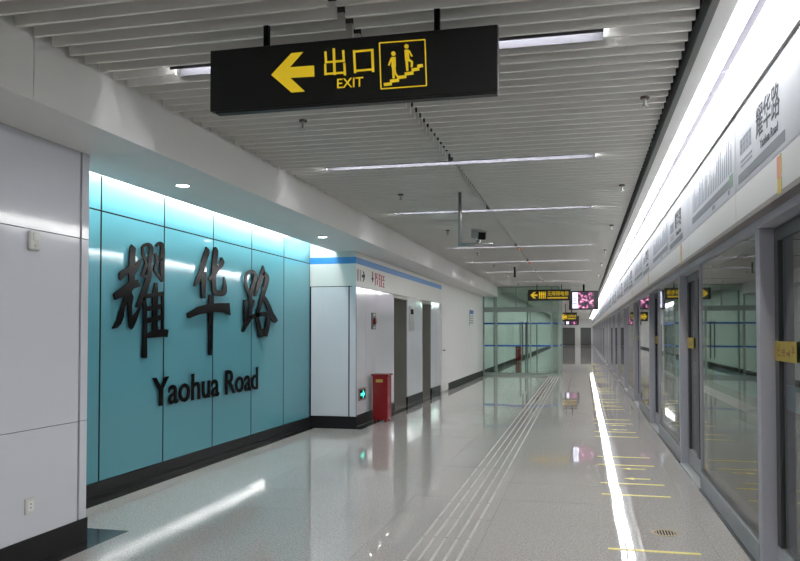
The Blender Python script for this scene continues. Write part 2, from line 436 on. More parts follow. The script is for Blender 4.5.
# ------------------------------------------------------------------ left wall with enamel panels
wl = struct_root('wall_left')
MB().box(XW - 0.3, XW - 0.02, Y0, 4.90, 0, Z_SOF).box(XM - 0.3, XW - 0.3, Y0, 4.9, 0, 3.2).build('backing', 'black', wl)
for a, b in ((0.0, 1.2), (1.21, 2.41), (2.42, 3.61), (3.62, 4.818), (4.84, 4.92), (-5.0, -2.5), (-2.49, -0.01)):
    for z0, z1 in ((0.17, 0.868), (0.872, 2.176), (2.18, Z_SOF)):
        MB().box(XW - 0.02, XW, a, b, z0, z1).build('panel', 'enamel', wl, 0.0015)
for z0, z1 in ((0.17, 0.868), (0.872, 2.176), (2.18, 3.2)):
    MB().box(XM, XW - 0.02, 4.90, 4.92, z0, z1).build('end_panel', 'enamel', wl)
MB().box(XW - 0.02, XW + 0.008, Y0, 4.928, 0, 0.17).box(XM, XW, 4.9, 4.928, 0, 0.17).build('skirting', 'skirting', wl)
it = thing('wall_intercom', (XW, 4.33, 2.06), 'small pale plastic call box high on the white panelled wall', 'intercom')
MB().box(XW, XW + 0.03, 4.275, 4.375, 2.04, 2.165).build('housing', 'plastic', it, 0.008)
MB().box(XW + 0.03, XW + 0.033, 4.30, 4.35, 2.105, 2.15).build('cover', 'cream', it)
MB().box(XW + 0.03, XW + 0.036, 4.315, 4.335, 2.06, 2.075).build('button', 'plastic', it)
so = thing('wall_socket', (XW, 4.33, 0.33), 'white square socket plate low on the panelled wall', 'socket')
MB().box(XW, XW + 0.01, 4.285, 4.375, 0.33, 0.43).build('plate', 'plastic', so, 0.003)
MB().box(XW + 0.01, XW + 0.013, 4.305, 4.355, 0.35, 0.41).build('insert', 'white_wall', so)
for dz in (0.365, 0.388): MB().box(XW + 0.013, XW + 0.0135, 4.325, 4.335, dz, dz + 0.008).build('slot', 'black', so)

# ------------------------------------------------------------------ teal glass mural
wm = struct_root('wall_mural')
MB().box(XM - 0.15, XM - 0.012, 4.9, YB0 + 0.1, 0, 3.2).build('backing', 'black', wm)
GJ = [4.92, 6.18, 7.27, 8.37, 9.46, 10.59, 11.70]
for a, b in zip(GJ[:-1], GJ[1:]):
    for z0, z1 in ((0.16, 2.608), (2.622, 3.2)):
        MB().box(XM - 0.012, XM, a + 0.012, b - 0.012, z0, z1).build('glass_panel', 'mural', wm)
MB().box(XM - 0.012, XM + 0.014, 4.92, YB0, 0, 0.155).box(XM - 0.012, XM + 0.022, 4.92, YB0, 0, 0.05).build('skirting', 'skirting', wm)

for y in GJ[1:-1]:
    MB().box(XM - 0.011, XM - 0.001, y - 0.0118, y + 0.0118, 0.16, 3.2).build('joint_strip', 'black', wm)
MB().box(XM - 0.011, XM - 0.0015, 4.93, 11.69, 2.6085, 2.6215).build('joint_strip', 'black', wm)

# brush-style station name, raised from the glass
XT = XM + 0.02
plane = lambda px, py: on_x(px, py, XT)
OFF = (0.012, 0, 0)
nm = thing('station_name_characters', (XM, 8.3, 1.3), 'large black brush-style characters raised on the teal glass mural', 'lettering')
A = (105, 235); S = 8.63
c1 = MB()
pts = [(222,80),(258,112),(254,180),(250,262),(285,215),(303,218),(302,260),(272,310),(250,345),(250,390),(275,385),(300,440),(240,465),(222,490),(240,538),(226,610),(226,708),(262,668),(285,628),(300,600),(302,625),(270,728),(238,800),(220,816),(203,798),(195,718),(190,618),(185,575),(165,628),(155,708),(130,768),(95,803),(60,810),(55,803),(95,738),(120,658),(150,578),(162,520),(95,556),(80,560),(65,515),(75,500),(190,412),(200,395),(200,350),(190,325),(130,395),(118,385),(112,335),(125,315),(200,268),(204,150),(210,100)]
c1.prism([plane(A[0] + x / S, A[1] + y / S) for x, y in pts], OFF)
for st in ([(312,112,18),(335,90,28),(370,84,34),(392,112,34),(386,180,36),(378,260,34),(376,350,42),(350,430,50),(325,520,54),(292,580,40),(262,622,16)],
           [(316,108,18),(324,180,24),(350,232,30),(335,290,26),(308,352,20)], [(350,230,26),(382,222,24)], [(308,350,20),(340,358,26),(376,372,30)],
           [(428,98,16),(462,72,30),(488,98,34),(488,200,40),(486,300,34),(490,402,20)], [(424,160,18),(440,212,26),(426,285,26),(418,312,16)], [(438,214,22),(484,214,24)],
           [(420,304,18),(455,356,20),(490,402,20)],
           [(332,540,32),(342,700,34),(338,900,34),(335,1040,42),(335,1064,26)], [(434,412,24),(426,520,48),(425,700,44),(425,870,50)],
           [(340,530,38),(500,504,36)], [(340,640,38),(498,612,42)], [(340,742,44),(498,706,44)], [(352,872,36),(430,852,64),(500,846,66),(536,850,66)], [(488,500,18),(488,830,16)]):
    stroke(c1, st, plane, OFF, A, S, smooth=len(st) > 2, fat=1.0)
c1.build('character', 'letter', nm)
c2 = MB(); C_ = (180, 240); SC_ = 9.35
for st in ([(237,64,8),(246,110,42),(218,200,42),(195,290,40),(165,360,40),(128,432,14)], [(216,300,40),(214,380,40),(212,548,30)],
           [(318,66,18),(326,110,40),(315,220,36),(310,320,36),(312,450,34),(328,490,44),(375,502,46),(405,488,40),(412,430,28),(402,345,10)],
           [(380,163,10),(385,215,36),(345,270,30),(292,340,34),(260,372,16)]):
    stroke(c2, st, plane, OFF, C_, SC_, fat=1.14)
D_ = (180, 296); SD = 8.77
c2.prism([plane(D_[0] + x / SD, D_[1] + y / SD) for x, y in ((58,150),(150,95),(245,68),(330,62),(428,62),(437,170),(420,165),(380,145),(300,138),(230,148),(150,165),(75,197),(62,190))], OFF)
stroke(c2, [(270,-10,38),(268,60,44),(264,300,34),(258,520,26)], plane, OFF, D_, SD)
c2.build('character', 'letter', nm)
c3 = MB(); E_ = (235, 260); SE = 11.22
for st in ([(115,168,22),(112,260,26),(135,340,34),(165,420,36),(166,540,34),(160,655,36)], [(112,178,22),(145,137,30),(190,132,36),(224,168,34),(206,260,36),(182,340,38),(165,425,36)],
           [(107,445,28),(107,560,30),(110,620,32),(112,700,34)], [(210,448,14),(195,495,32),(170,545,24)],
           [(80,808,22),(125,712,48),(180,640,40),(215,632,46),(250,622,40)],
           [(305,62,8),(306,130,46),(286,200,44),(255,290,42),(222,405,16)], [(308,140,46),(352,190,44),(346,260,44),(320,340,44),(298,420,44),(275,500,40),(250,600,38),(240,640,34)],
           [(285,385,28),(328,440,44),(365,510,44),(400,600,48),(438,672,58),(458,696,40)],
           [(240,640,40),(262,760,44),(285,868,40)], [(370,630,44),(352,760,48),(330,856,44)], [(242,622,48),(310,604,48),(372,622,50)], [(262,812,70),(350,806,70)]):
    stroke(c3, st, plane, OFF, E_, SE, fat=1.05)
c3.build('character', 'letter', nm)
# latin station name
ll = on_x(151.8, 405.5, XT); lr = on_x(257.5, 389.5, XT); lt = on_x(158, 376, XT)
ln = thing('station_name_letters', (XM, ll.y, ll.z), 'black raised letters reading Yaohua Road below the large characters', 'lettering')
text('Yaohua Road', 'letter', 'letter', ln, (XT, ll.y, (ll.z + lr.z) / 2 - 0.01), (0, 1, 0), (0, 0, 1), height=0.30, width=lr.y - ll.y, depth=0.010, islands=True, bold=0.012)

# ------------------------------------------------------------------ service block
wb = struct_root('wall_block')
FX = -3.54   # recessed panels below the fascia
MB().box(XM - 0.2, -4.14, YB0 + 0.03, YB1, 0, 2.8).build('core', 'jamb', wb)
o1, o2 = (14.40, 15.55), (17.10, 18.12)
def panels(edges, z0, z1):
    for a, b in zip(edges[:-1], edges[1:]):
        MB().box(FX - 0.02, FX, a + 0.004, b - 0.004, z0, z1).build('panel', 'block_panel', wb, 0.002)
panels([YB0 + 0.03, 12.42, 13.06, o1[0]], 0.18, 2.258); panels([o1[1], 16.30, o2[0]], 0.18, 2.258); panels([o2[1], 18.52, 18.92, YB1], 0.18, 2.258)
for a, b in ((YB0 + 0.03, o1[0]), (o1[1], o2[0]), (o2[1], YB1)):
    MB().box(-4.14, FX - 0.02, a, b, 0, 2.25).build('pier', 'jamb', wb)
    MB().box(FX - 0.03, FX + 0.012, a, b, 0, 0.18).build('skirting', 'skirting', wb)
for a, b in (o1, o2):
    MB().box(-4.14, FX - 0.001, a, b, 2.18, 2.27).build('lintel', 'jamb', wb)
MB().box(-4.14, XW - 0.02, YB0 + 0.03, YB1, 2.262, 2.27).build('ledge', 'frame_dark', wb)
MB().box(-4.14, XW - 0.02, YB0 + 0.03, YB1, 2.27, 2.8).build('fascia_core', 'cream', wb)
for z0, z1, m_ in ((2.248, 2.605, 'cream'), (2.605, 2.71, 'blue'), (2.71, 2.8, 'cream')):
    MB().box(XW - 0.02, XW, YB0, YB1, z0, z1).build('fascia_band', m_, wb)
    MB().box(XM, XW - 0.02, YB0, YB0 + 0.02, z0, z1).build('fascia_band', m_, wb)
MB().box(XM, XM + 0.4, YB0, YB0 + 0.02, 2.8, 3.2).build('cove_end', 'cream', wb)
for a, b in ((XM + 0.02, -3.625), (-3.605, XW - 0.002)):
    MB().box(a, b, YB0 + 0.005, YB0 + 0.03, 0.18, 2.236).build('front_panel', 'block_panel', wb, 0.002)
MB().box(XM, XW, YB0 + 0.012, YB0 + 0.035, 0.17, 2.27).build('front_backing', 'black', wb)
MB().box(XM, XW + 0.008, YB0 - 0.008, YB0 + 0.03, 0, 0.18).box(XW - 0.04, XW + 0.008, YB0, YB0 + 0.06, 0, 0.18).build('skirting', 'skirting', wb)
MB().box(FX - 0.02, XW, YB0 + 0.006, YB0 + 0.03, 0.18, 2.27).build('corner_trim', 'block_panel', wb)
# lift / washroom doors deep in the openings
for k, (a, b) in enumerate((o1, o2)):
    d = structure(MB().box(-4.14, -4.10, a, b, 0, 2.18).build('door_%d' % (k + 1), 'jamb'))
for i, (y, ) in enumerate(((12.06,), (12.74,), (13.35,), (13.9,), (15.9,), (16.7,), (18.32,), (18.72,), (19.1,))):  # lamps added only to throw bright scallops on the panels below
    tag(MB().cyl((-3.530, y, 2.262), (-3.530, y, 2.258), 0.009, 10).build('added_scallop_lamp', 'lamp_added_scallop'),
        'tiny lamp added under the fascia ledge to cast bright scallops on the white service block', 'added lamp', 'added scallop lamps under the fascia ledge')
# pictograms and red writing on the fascia
def fp(px, py): return on_x(px, py, XW + 0.001)
OF = (0.001, 0, 0)
sg = thing('fascia_pictogram', fp(360, 275), 'dark washroom pictogram with arrow pointing right below the blue stripe', 'pictogram')
G = (353, 262); SG = 18.7
m = MB()
for x in (82, 108, 142): stroke(m, [(x, 128 + (x - 80) * .25, 9), (x, 352 + (x - 80) * .2, 9)], fp, OF, G, SG, False)
m.build('figure', 'print_dark', sg)
m = MB(); m.prism([fp(G[0] + x / SG, G[1] + y / SG) for x, y in ((178,155),(205,190),(226,262),(212,330),(192,372),(180,368),(198,300),(165,285),(165,240),(198,235))], OF); m.build('arrow', 'print_dark', sg)
sg = thing('fascia_notice', fp(380, 282), 'red characters beside a dark down arrow below the blue stripe', 'sign')
m = MB(); m.prism([fp(G[0] + x / SG, G[1] + y / SG) for x, y in ((358,180),(374,183),(374,300),(388,305),(366,388),(345,290),(358,293))], OF); m.build('arrow', 'print_dark', sg)
m = MB()
for x, y0, y1 in ((418,205,440),(440,240,300),(455,330,430),(492,225,330),(500,355,465),(532,250,460),(572,262,350),(572,385,480)):
    stroke(m, [(x, y0, 16), (x, y1, 16)], fp, OF, G, SG, False)
for x0, x1, y in ((415,470,222),(415,470,300),(480,525,245),(480,540,330),(485,540,455),(545,592,268),(545,592,345),(545,592,470)):
    stroke(m, [(x0, y, 16), (x1, y + 6, 16)], fp, OF, G, SG, False)
m.build('red_marks', 'red_text', sg)
# wall fittings on the block
def wp(px, py): return on_x(px, py, FX)
p0, p1 = wp(371.3, 312.5), wp(375.2, 329.5)
fa = thing('fire_alarm_point', (FX, p0.y, p1.z), 'narrow dark alarm plate with a red button above the red cabinet', 'fire alarm')
MB().box(FX, FX + 0.015, p0.y, p1.y, p1.z, p0.z).build('plate', 'psd_dark', fa, 0.003)
zc = (p0.z + p1.z) / 2; yc = (p0.y + p1.y) / 2
MB().cyl((FX + 0.015, yc, zc), (FX + 0.045, yc, zc), 0.052, 20).build('button', 'red_paint', fa)
MB().box(FX + 0.015, FX + 0.02, yc - 0.05, yc + 0.05, p0.z - 0.06, p0.z - 0.02).build('upper_label', 'steel', fa)
MB().box(FX + 0.015, FX + 0.02, yc - 0.05, yc + 0.05, p1.z + 0.02, p1.z + 0.06).build('lower_label', 'steel', fa)
p0, p1 = wp(409.3, 306.5), wp(413.8, 331)
cp = thing('lift_call_panel', (FX, p0.y, p1.z), 'tall grey metal call panel between the two dark doorways', 'call panel')
MB().box(FX, FX + 0.012, p0.y, p1.y, p1.z, p0.z).build('plate', 'steel', cp, 0.003)
MB().box(FX + 0.012, FX + 0.014, p0.y + 0.08, p1.y - 0.08, p0.z - 0.16, p0.z - 0.05).build('display', 'black', cp)
for dz in (0.12, 0.2): MB().cyl((FX + 0.012, (p0.y + p1.y) / 2, p1.z + dz), (FX + 0.018, (p0.y + p1.y) / 2, p1.z + dz), 0.025, 14).build('button', 'plastic', cp)
p0, p1 = wp(358.2, 388.8), wp(364.6, 399.2)
ex = thing('low_exit_light', (FX, p0.y, p1.z), 'small lit green exit sign low on the white wall beside the red cabinet', 'exit sign')
MB().box(FX, FX + 0.02, p0.y, p1.y, p1.z, p0.z).build('frame', 'exit_frame', ex, 0.004)
MB().box(FX + 0.02, FX + 0.022, p0.y + 0.03, p1.y - 0.03, p1.z + 0.025, p0.z - 0.025).build('panel', 'black', ex)
ym = (p0.y + p1.y) / 2; zm = (p0.z + p1.z) / 2; h = 0.075
MB().prism([(FX + 0.022, ym + a * 0.12, zm + b * h) for a, b in ((-1, .3), (.1, .3), (.1, 1), (1, 0), (.1, -1), (.1, -.3), (-1, -.3))], (0.002, 0, 0)).build('arrow', 'exit_green', ex)

# red fire cabinet
def cabinet(x0, y0, label):
    w_, d_, hh = 0.26, 0.28, 0.81
    t = thing('fire_cabinet', (x0, y0, 0), label, 'fire cabinet')
    MB().box(x0, x0 + w_, y0, y0 + d_, 0.04, hh - 0.03).build('body', 'red_paint', t, 0.006)
    MB().box(x0 - 0.02, x0 + w_ + 0.02, y0 - 0.02, y0 + d_ + 0.02, hh - 0.03, hh).build('lid', 'red_paint', t, 0.006)
    for a in (x0 + 0.02, x0 + w_ - 0.06):
        for b in (y0 + 0.02, y0 + d_ - 0.06): MB().box(a, a + 0.04, b, b + 0.04, 0, 0.04).build('foot', 'red_paint', t)
    MB().box(x0 + 0.06, x0 + 0.18, y0 - 0.003, y0, hh - 0.14, hh - 0.09).build('name_plate', 'plate_gold', t)
    MB().box(x0 + w_, x0 + w_ + 0.003, y0 + 0.02, y0 + d_ - 0.02, 0.07, hh - 0.06).build('door', 'red_paint', t)
    return t
cabinet(-3.46, 12.55, 'red metal fire extinguisher cabinet standing against the white service block')
cabinet(-3.47, 41.0, 'distant red fire cabinet seen through the glass enclosure')

# ------------------------------------------------------------------ plain white wall with door beyond the block
wf = struct_root('wall_corridor')
MB().box(XW - 0.2, XW, YB1, YL + 0.2, 0, 2.8).build('plaster_face', 'white_wall', wf)
MB().box(XW - 0.2, XW, YL + 0.2, Y1, 0, Z_TOP).build('far_face', 'white_wall', wf)
MB().box(XW, XW + 0.015, YB1 + 0.95, YL, 0, 0.17).box(XW, XW + 0.015, YL, Y1, 0, 0.17).build('skirting', 'skirting', wf)
d3 = structure(MB().box(XW, XW + 0.012, YB1 + 0.03, YB1 + 0.93, 0.01, 2.12).build('door_3', 'white_wall', None, 0.003))
m = MB(); yh = YB1 + 0.12
m.cyl((XW + 0.012, yh, 1.06), (XW + 0.06, yh, 1.06), 0.014, 10).cyl((XW + 0.06, yh - 0.01, 1.06), (XW + 0.06, yh + 0.11, 1.06), 0.011, 10)
hd = m.build('door_handle', 'psd_dark', d3)
p0, p1 = on_x(469.3, 309.5, XW), on_x(473.3, 325.5, XW)
nt_ = thing('wall_notice', (XW, p0.y, p1.z), 'pale notice with blue heading on the white wall before the glass enclosure', 'notice')
MB().box(XW, XW + 0.012, p0.y, p1.y, p1.z, p0.z).build('board', 'cream', nt_)
MB().box(XW + 0.012, XW + 0.013, p0.y + 0.02, p1.y - 0.02, p0.z - 0.14, p0.z - 0.01).build('heading', 'blue_band', nt_)
for k in range(4): MB().box(XW + 0.012, XW + 0.013, p0.y + 0.08, p1.y - 0.08, p0.z - 0.22 - 0.07 * k, p0.z - 0.19 - 0.07 * k).build('text_line', 'print_pale', nt_)
for k, y in enumerate((44.0, 48.0, 60.0)):
    structure(MB().box(XW, XW + 0.05, y, y + 1.1, 0.0, 2.15).build('door_%d' % (6 + k), 'jamb', None, 0.004))

# ------------------------------------------------------------------ glass lift enclosure
XR = -0.82; YLB = 31.0
le = thing('glass_lift_enclosure', (-2.1, YL, 0), 'green-tinted glass lift enclosure with two blue safety stripes', 'glass enclosure')
ZT = 3.12
for x in (-3.47, -3.02, -1.07, XR):
    MB().box(x - 0.03, x + 0.03, YL - 0.03, YL + 0.03, 0, ZT).build('post', 'lift_frame', le)
MB().box(-1.84, -1.78, YL - 0.03, YL + 0.03, 0, 2.25).build('post', 'lift_frame', le)
for x in (-3.47, XR): MB().box(x - 0.03, x + 0.03, YLB - 0.03, YLB + 0.03, 0, ZT).build('post', 'lift_frame', le)
MB().box(-3.47, XR, YL - 0.05, YL + 0.05, 2.25, 2.42).build('door_beam', 'lift_frame', le)
MB().box(-3.47, XR, YL - 0.03, YL + 0.03, ZT, ZT + 0.05).build('top_rail', 'lift_frame', le)
MB().box(-3.47, XR, YL - 0.035, YL + 0.035, 0, 0.09).build('bottom_rail', 'lift_frame', le)
for a, b in ((-3.47, -3.02), (-3.02, -1.81), (-1.81, -1.07), (-1.07, XR)):
    MB().box(a + 0.03, b - 0.03, YL - 0.006, YL + 0.006, 0.09, 2.25).build('pane', 'lift_glass', le)
for a, b in ((-3.47, -2.3), (-2.3, -1.07), (-1.07, XR)):
    MB().box(a + 0.03, b - 0.03, YL - 0.006, YL + 0.006, 2.42, ZT).build('upper_pane', 'lift_glass', le)
MB().box(-2.33, -2.29, YL - 0.02, YL + 0.02, 2.42, ZT).build('mullion', 'lift_frame', le)
for a, b in ((YL + 0.03, 29.3), (29.34, YLB - 0.03)):
    MB().box(XR - 0.006, XR + 0.006, a, b, 0.09, ZT).build('side_pane', 'lift_glass', le)
MB().box(XR - 0.02, XR + 0.02, YL, YLB, 0, 0.09).build('side_rail', 'lift_frame', le)
MB().box(XR - 0.02, XR + 0.02, 29.3, 29.34, 0, ZT).build('side_post', 'lift_frame', le)
for a, b in ((-3.47, -2.15), (-2.15, XR)):
    MB().box(a + 0.03, b - 0.03, YLB - 0.006, YLB + 0.006, 0.0, ZT).build('back_pane', 'lift_glass', le)
MB().box(-2.18, -2.12, YLB - 0.03, YLB + 0.03, 0, ZT).build('back_post', 'lift_frame', le)
for z in (1.05, 1.84):
    MB().box(-3.44, XR - 0.03, YL - 0.010, YL - 0.007, z - 0.03, z + 0.03).build('safety_stripe', 'blue_band', le)
    MB().box(XR + 0.007, XR + 0.010, YL + 0.03, YLB, z - 0.03, z + 0.03).build('safety_stripe', 'blue_band', le)
for x in (-2.08, -1.95):
    MB().cyl((x, YL - 0.05, 0.65), (x, YL - 0.05, 1.9), 0.02, 10).build('pull_handle', 'psd_dark', le)
MB().box(-3.02, -2.98, YL + 0.05, YL + 0.09, 0.09, 2.25).build('door_stile', 'lift_frame', le)

# ------------------------------------------------------------------ platform screen doors, bay by bay
BAY = 4.13; PY = 5.22; ZH = 2.21; XH = 1.0
Kn, Kf = -2, 20
tracks = {}
def bay_proto():
    # everything of the bay whose post stands at PY .. PY+0.1
    out = []
    p = thing('screen_door_post', (XP, PY, 0), 'grey metal post beside a sliding screen door', 'post', 'screen door posts')
    MB().box(XP, XP + 0.13, PY, PY + 0.085, 0, ZH - 0.05).build('upright', 'psd_grey', p, 0.004)
    MB().box(XP + 0.13, XP + 0.14, PY - 0.02, PY + 0.04, 0, ZH - 0.05).build('seal', 'black', p)
    out.append(p)
    # fixed panel behind the post (farther along the platform)
    a, b = PY + 0.10, PY + BAY - 1.50
    f = thing('fixed_screen_panel', (XP, a, 0), 'fixed glass panel of the platform screen above a ribbed kick plate', 'glass panel', 'fixed platform screen panels')
    MB().box(XP + 0.02, XP + 0.032, a + 0.02, b - 0.03, 0.18, ZH - 0.05).build('pane', 'screen_glass', f)
    kp = MB().box(XP + 0.004, XP + 0.06, a - 0.012, b, 0.02, 0.18).build('kick_plate', 'kick', f)
    for q in range(7):
        MB().box(XP - 0.001, XP + 0.004, a, b, 0.034 + 0.02 * q, 0.044 + 0.02 * q).build('rib', 'kick', kp)
    MB().box(XP - 0.012, XP + 0.06, a - 0.012, b, 0, 0.02).build('base_rail', 'psd_dark', f)
    MB().box(XP + 0.005, XP + 0.045, b - 0.02, b, 0.18, ZH - 0.05).build('end_stile', 'psd_grey', f)
    MB().box(XP + 0.005, XP + 0.045, a - 0.012, a + 0.03, 0.18, ZH - 0.05).build('near_stile', 'psd_grey', f)
    MB().box(XP + 0.005, XP + 0.045, a + 0.03, b - 0.03, 0.18, 0.205).build('lower_bead', 'psd_dark', f)
    out.append(f)
    # the two leaves of the sliding door that stands nearer than the post
    d0, d1 = PY - 1.50, PY - 0.002
    for i in range(2):
        y0 = d0 + 0.748 * i + 0.002; y1 = y0 + 0.744; X = XP + 0.085
        l = thing('sliding_door_leaf', (X, y0, 0.02), 'recessed sliding glass door leaf with a yellow warning sticker', 'door leaf', 'sliding screen door leaves')
        MB().box(X, X + 0.04, y0, y0 + 0.09, 0.03, ZH - 0.06).build('stile', 'psd_dark', l)
        MB().box(X, X + 0.04, y1 - 0.09, y1, 0.03, ZH - 0.06).build('stile', 'psd_dark', l)
        MB().box(X, X + 0.04, y0 + 0.09, y1 - 0.09, ZH - 0.14, ZH - 0.06).build('top_rail', 'psd_dark', l)
        MB().box(X - 0.002, X + 0.042, y0, y1, 0.022, 0.19).build('kick_plate', 'kick', l)
        MB().box(X + 0.014, X + 0.024, y0 + 0.09, y1 - 0.09, 0.19, ZH - 0.14).build('pane', 'screen_glass', l)
        if i == 1:
            s = MB().box(X - 0.003, X - 0.0005, y1 - 0.50, y1 - 0.004, 1.33, 1.45).build('warning_sticker', 'sticker_yellow', l)
        else:
            s = MB().box(X - 0.003, X - 0.0005, y0 + 0.004, y0 + 0.50, 1.33, 1.45).build('warning_sticker', 'sticker_yellow', l)
        ya = (y1 - 0.47) if i == 1 else y0 + 0.03
        m = MB()
        for q in range(4):
            yy = ya + 0.11 * q
            for _ in range(5):
                ry = yy + 0.07 * random.random(); rz = 1.355 + 0.04 * random.random()
                if random.random() < 0.5: m.box(X - 0.0036, X - 0.003, ry, ry + 0.009, rz, rz + 0.04)
                else: m.box(X - 0.0036, X - 0.003, yy, yy + 0.075, rz, rz + 0.008)
        m.build('print', 'sticker_ink', s)['kind'] = 'stuff'
        out.append(l)
    t = thing('door_threshold', (XP, d0, 0), 'pale metal threshold plate before a sliding screen door', 'threshold', 'screen door thresholds')
    MB().box(XP - 0.012, XP + 0.083, d0, d1, 0, 0.018).build('plate', 'threshold', t, 0.003)
    for q in range(3): MB().box(XP + 0.005 + 0.025 * q, XP + 0.015 + 0.025 * q, d0 + 0.02, d1 - 0.02, 0.018, 0.020).build('grip', 'threshold', t)
    out.append(t)
    # header: underside beam, fascia panel, light box with printed sheets
    h0 = PY - 1.45
    hd = thing('screen_header', (XH, h0, ZH), 'white header over the screen doors with station name and route map', 'header', 'screen door header sections')
    MB().box(XP - 0.01, XP + 0.2, h0, h0 + BAY, ZH - 0.05, ZH - 0.001).build('door_beam', 'psd_grey', hd)
    MB().box(XH, XP + 0.2, h0, h0 + BAY, ZH, ZH + 0.03).build('underside', 'trim_brown', hd)
    for a_, b_ in ((h0, h0 + 1.75), (h0 + 1.75, h0 + BAY)):
        MB().box(XH + 0.001, XH + 0.03, a_ + 0.003, b_ - 0.003, ZH + 0.001, 2.435).build('fascia_panel', 'fascia', hd)
    cuts = (h0, h0 + 1.75, h0 + BAY)
    for i, (a_, b_) in enumerate(zip(cuts[:-1], cuts[1:])):
        MB().box(XH + 0.004, XH + 0.03, a_ + 0.004, b_ - 0.004, 2.44, 2.96).build('light_box', 'lightbox', hd)
    MB().box(XH - 0.012, XH + 0.05, h0, h0 + BAY, 2.96, 3.0).build('top_trim', 'trim_backlit', hd)
    MB().box(XH + 0.03, XH + 0.06, h0, h0 + BAY, ZH + 0.03, 3.0).build('core', 'psd_grey', hd)
    xs_ = XH + 0.003
    # name sheet over the door (reads towards +y to -y, as seen from the platform)
    R_ = (0, -1, 0); U_ = (0, 0, 1)
    ns = MB().box(xs_, xs_ + 0.001, h0 + 0.10, h0 + 1.72, 2.45, 2.955).build('name_sheet', 'lightbox', hd)
    MB().box(xs_ - 0.001, xs_, h0 + 0.46, h0 + 1.66, 2.475, 2.535).build('grey_bar', 'print_grey', ns)
    text('耀华路', 'name_print', 'print_dark', ns, (xs_ - 0.001, h0 + 1.12, 2.64), R_, U_, height=0.19, width=0.56, depth=0.001)
    text('Yaohua Road', 'latin_print', 'print_dark', ns, (xs_ - 0.001, h0 + 1.02, 2.565), R_, U_, height=0.052, width=0.42, depth=0.001)
    m = MB()
    for q in range(4):
        yy = h0 + 1.60 - 0.09 * q
        for zz in (2.66, 2.70, 2.735): m.box(xs_ - 0.001, xs_, yy - 0.068, yy, zz, zz + 0.012)
        for dd in (0, 0.03, 0.056): m.box(xs_ - 0.001, xs_, yy - dd - 0.012, yy - dd, 2.65, 2.755)
    m.box(xs_ - 0.001, xs_, h0 + 1.24, h0 + 1.58, 2.60, 2.612).box(xs_ - 0.001, xs_, h0 + 1.24, h0 + 1.58, 2.57, 2.582)
    m.build('next_stop_print', 'print_pale', ns)['kind'] = 'stuff'
    # route map sheet
    rm = MB().box(xs_, xs_ + 0.001, h0 + 1.79, h0 + 3.98, 2.45, 2.955).build('route_map_sheet', 'lightbox', hd)
    MB().box(xs_ - 0.001, xs_, h0 + 1.95, h0 + 3.86, 2.515, 2.575).build('route_bar', 'print_grey', rm)
    MB().box(xs_ - 0.0015, xs_ - 0.001, h0 + 1.85, h0 + 1.98, 2.505, 2.595).build('stop_mark', 'print_green', rm)
    m = MB()
    for q in range(24):
        yy = h0 + 1.90 + 0.082 * q; L = 0.10 + 0.13 * random.random() + 0.07 * (q < 8)
        m.box(xs_ - 0.001, xs_, yy, yy + 0.02, 2.61, 2.61 + L)
        m.box(xs_ - 0.001, xs_, yy + 0.028, yy + 0.036, 2.61, 2.61 + L * 0.8)
    m.box(xs_ - 0.001, xs_, h0 + 2.60, h0 + 2.72, 2.47, 2.50).box(xs_ - 0.001, xs_, h0 + 1.98, h0 + 2.04, 2.47, 2.50)
    m.build('stop_names', 'print_pale', rm)['kind'] = 'stuff'
    # small stickers on the fascia
    st = MB().box(XH - 0.001, XH + 0.001, h0 + 0.55, h0 + 0.62, 2.31, 2.425).build('red_sticker', 'sticker_red', hd)
    MB().box(XH - 0.001, XH + 0.001, h0 + 0.53, h0 + 0.552, 2.32, 2.43).build('sticker_edge', 'sticker_yellow', hd)
    MB().box(XH - 0.001, XH + 0.001, h0 + 0.53, h0 + 0.61, 2.225, 2.308).build('yellow_sticker', 'sticker_yellow', hd)
    out.append(hd)
    # lamp band above the header
    lb = thing('platform_lamp_band', (0.8, h0, 3.15), 'bright continuous lamp band along the ceiling above the screen doors', 'lamp band', 'lamp band sections over the screen doors')
    MB().box(0.625, 0.665, h0, h0 + BAY, 3.135, 3.25).build('edge_channel', 'frame_dark', lb)
    MB().box(0.665, 0.765, h0, h0 + BAY, 3.152, 3.165).build('side_board', 'lamp_body', lb)
    for q in range(3):
        y0 = h0 + BAY / 3 * q
        MB().box(0.765, 0.850, y0 + 0.006, y0 + BAY / 3 - 0.006, 3.15, 3.17).build('diffuser', 'lamp_band', lb)
        MB().box(0.900, 1.16, y0 + 0.006, y0 + BAY / 3 - 0.006, 3.15, 3.17).build('diffuser', 'lamp_band', lb)
        MB().box(0.852, 0.898, y0 + 0.012, y0 + BAY / 3 - 0.012, 3.145, 3.165).build('divider', 'divider', lb)
    MB().box(0.665, 1.18, h0, h0 + BAY, 3.175, 3.19).build('housing', 'lamp_body', lb)
    MB().box(1.17, 1.19, h0, h0 + BAY, 2.9, 3.19).build('back_board', 'lamp_body', lb)
    out.append(lb)
    return out
proto = bay_proto()
for k in range(Kn, Kf + 1):
    if k == 0: continue
    for o in proto: copy_tree(o, None, (0, BAY * k, 0))

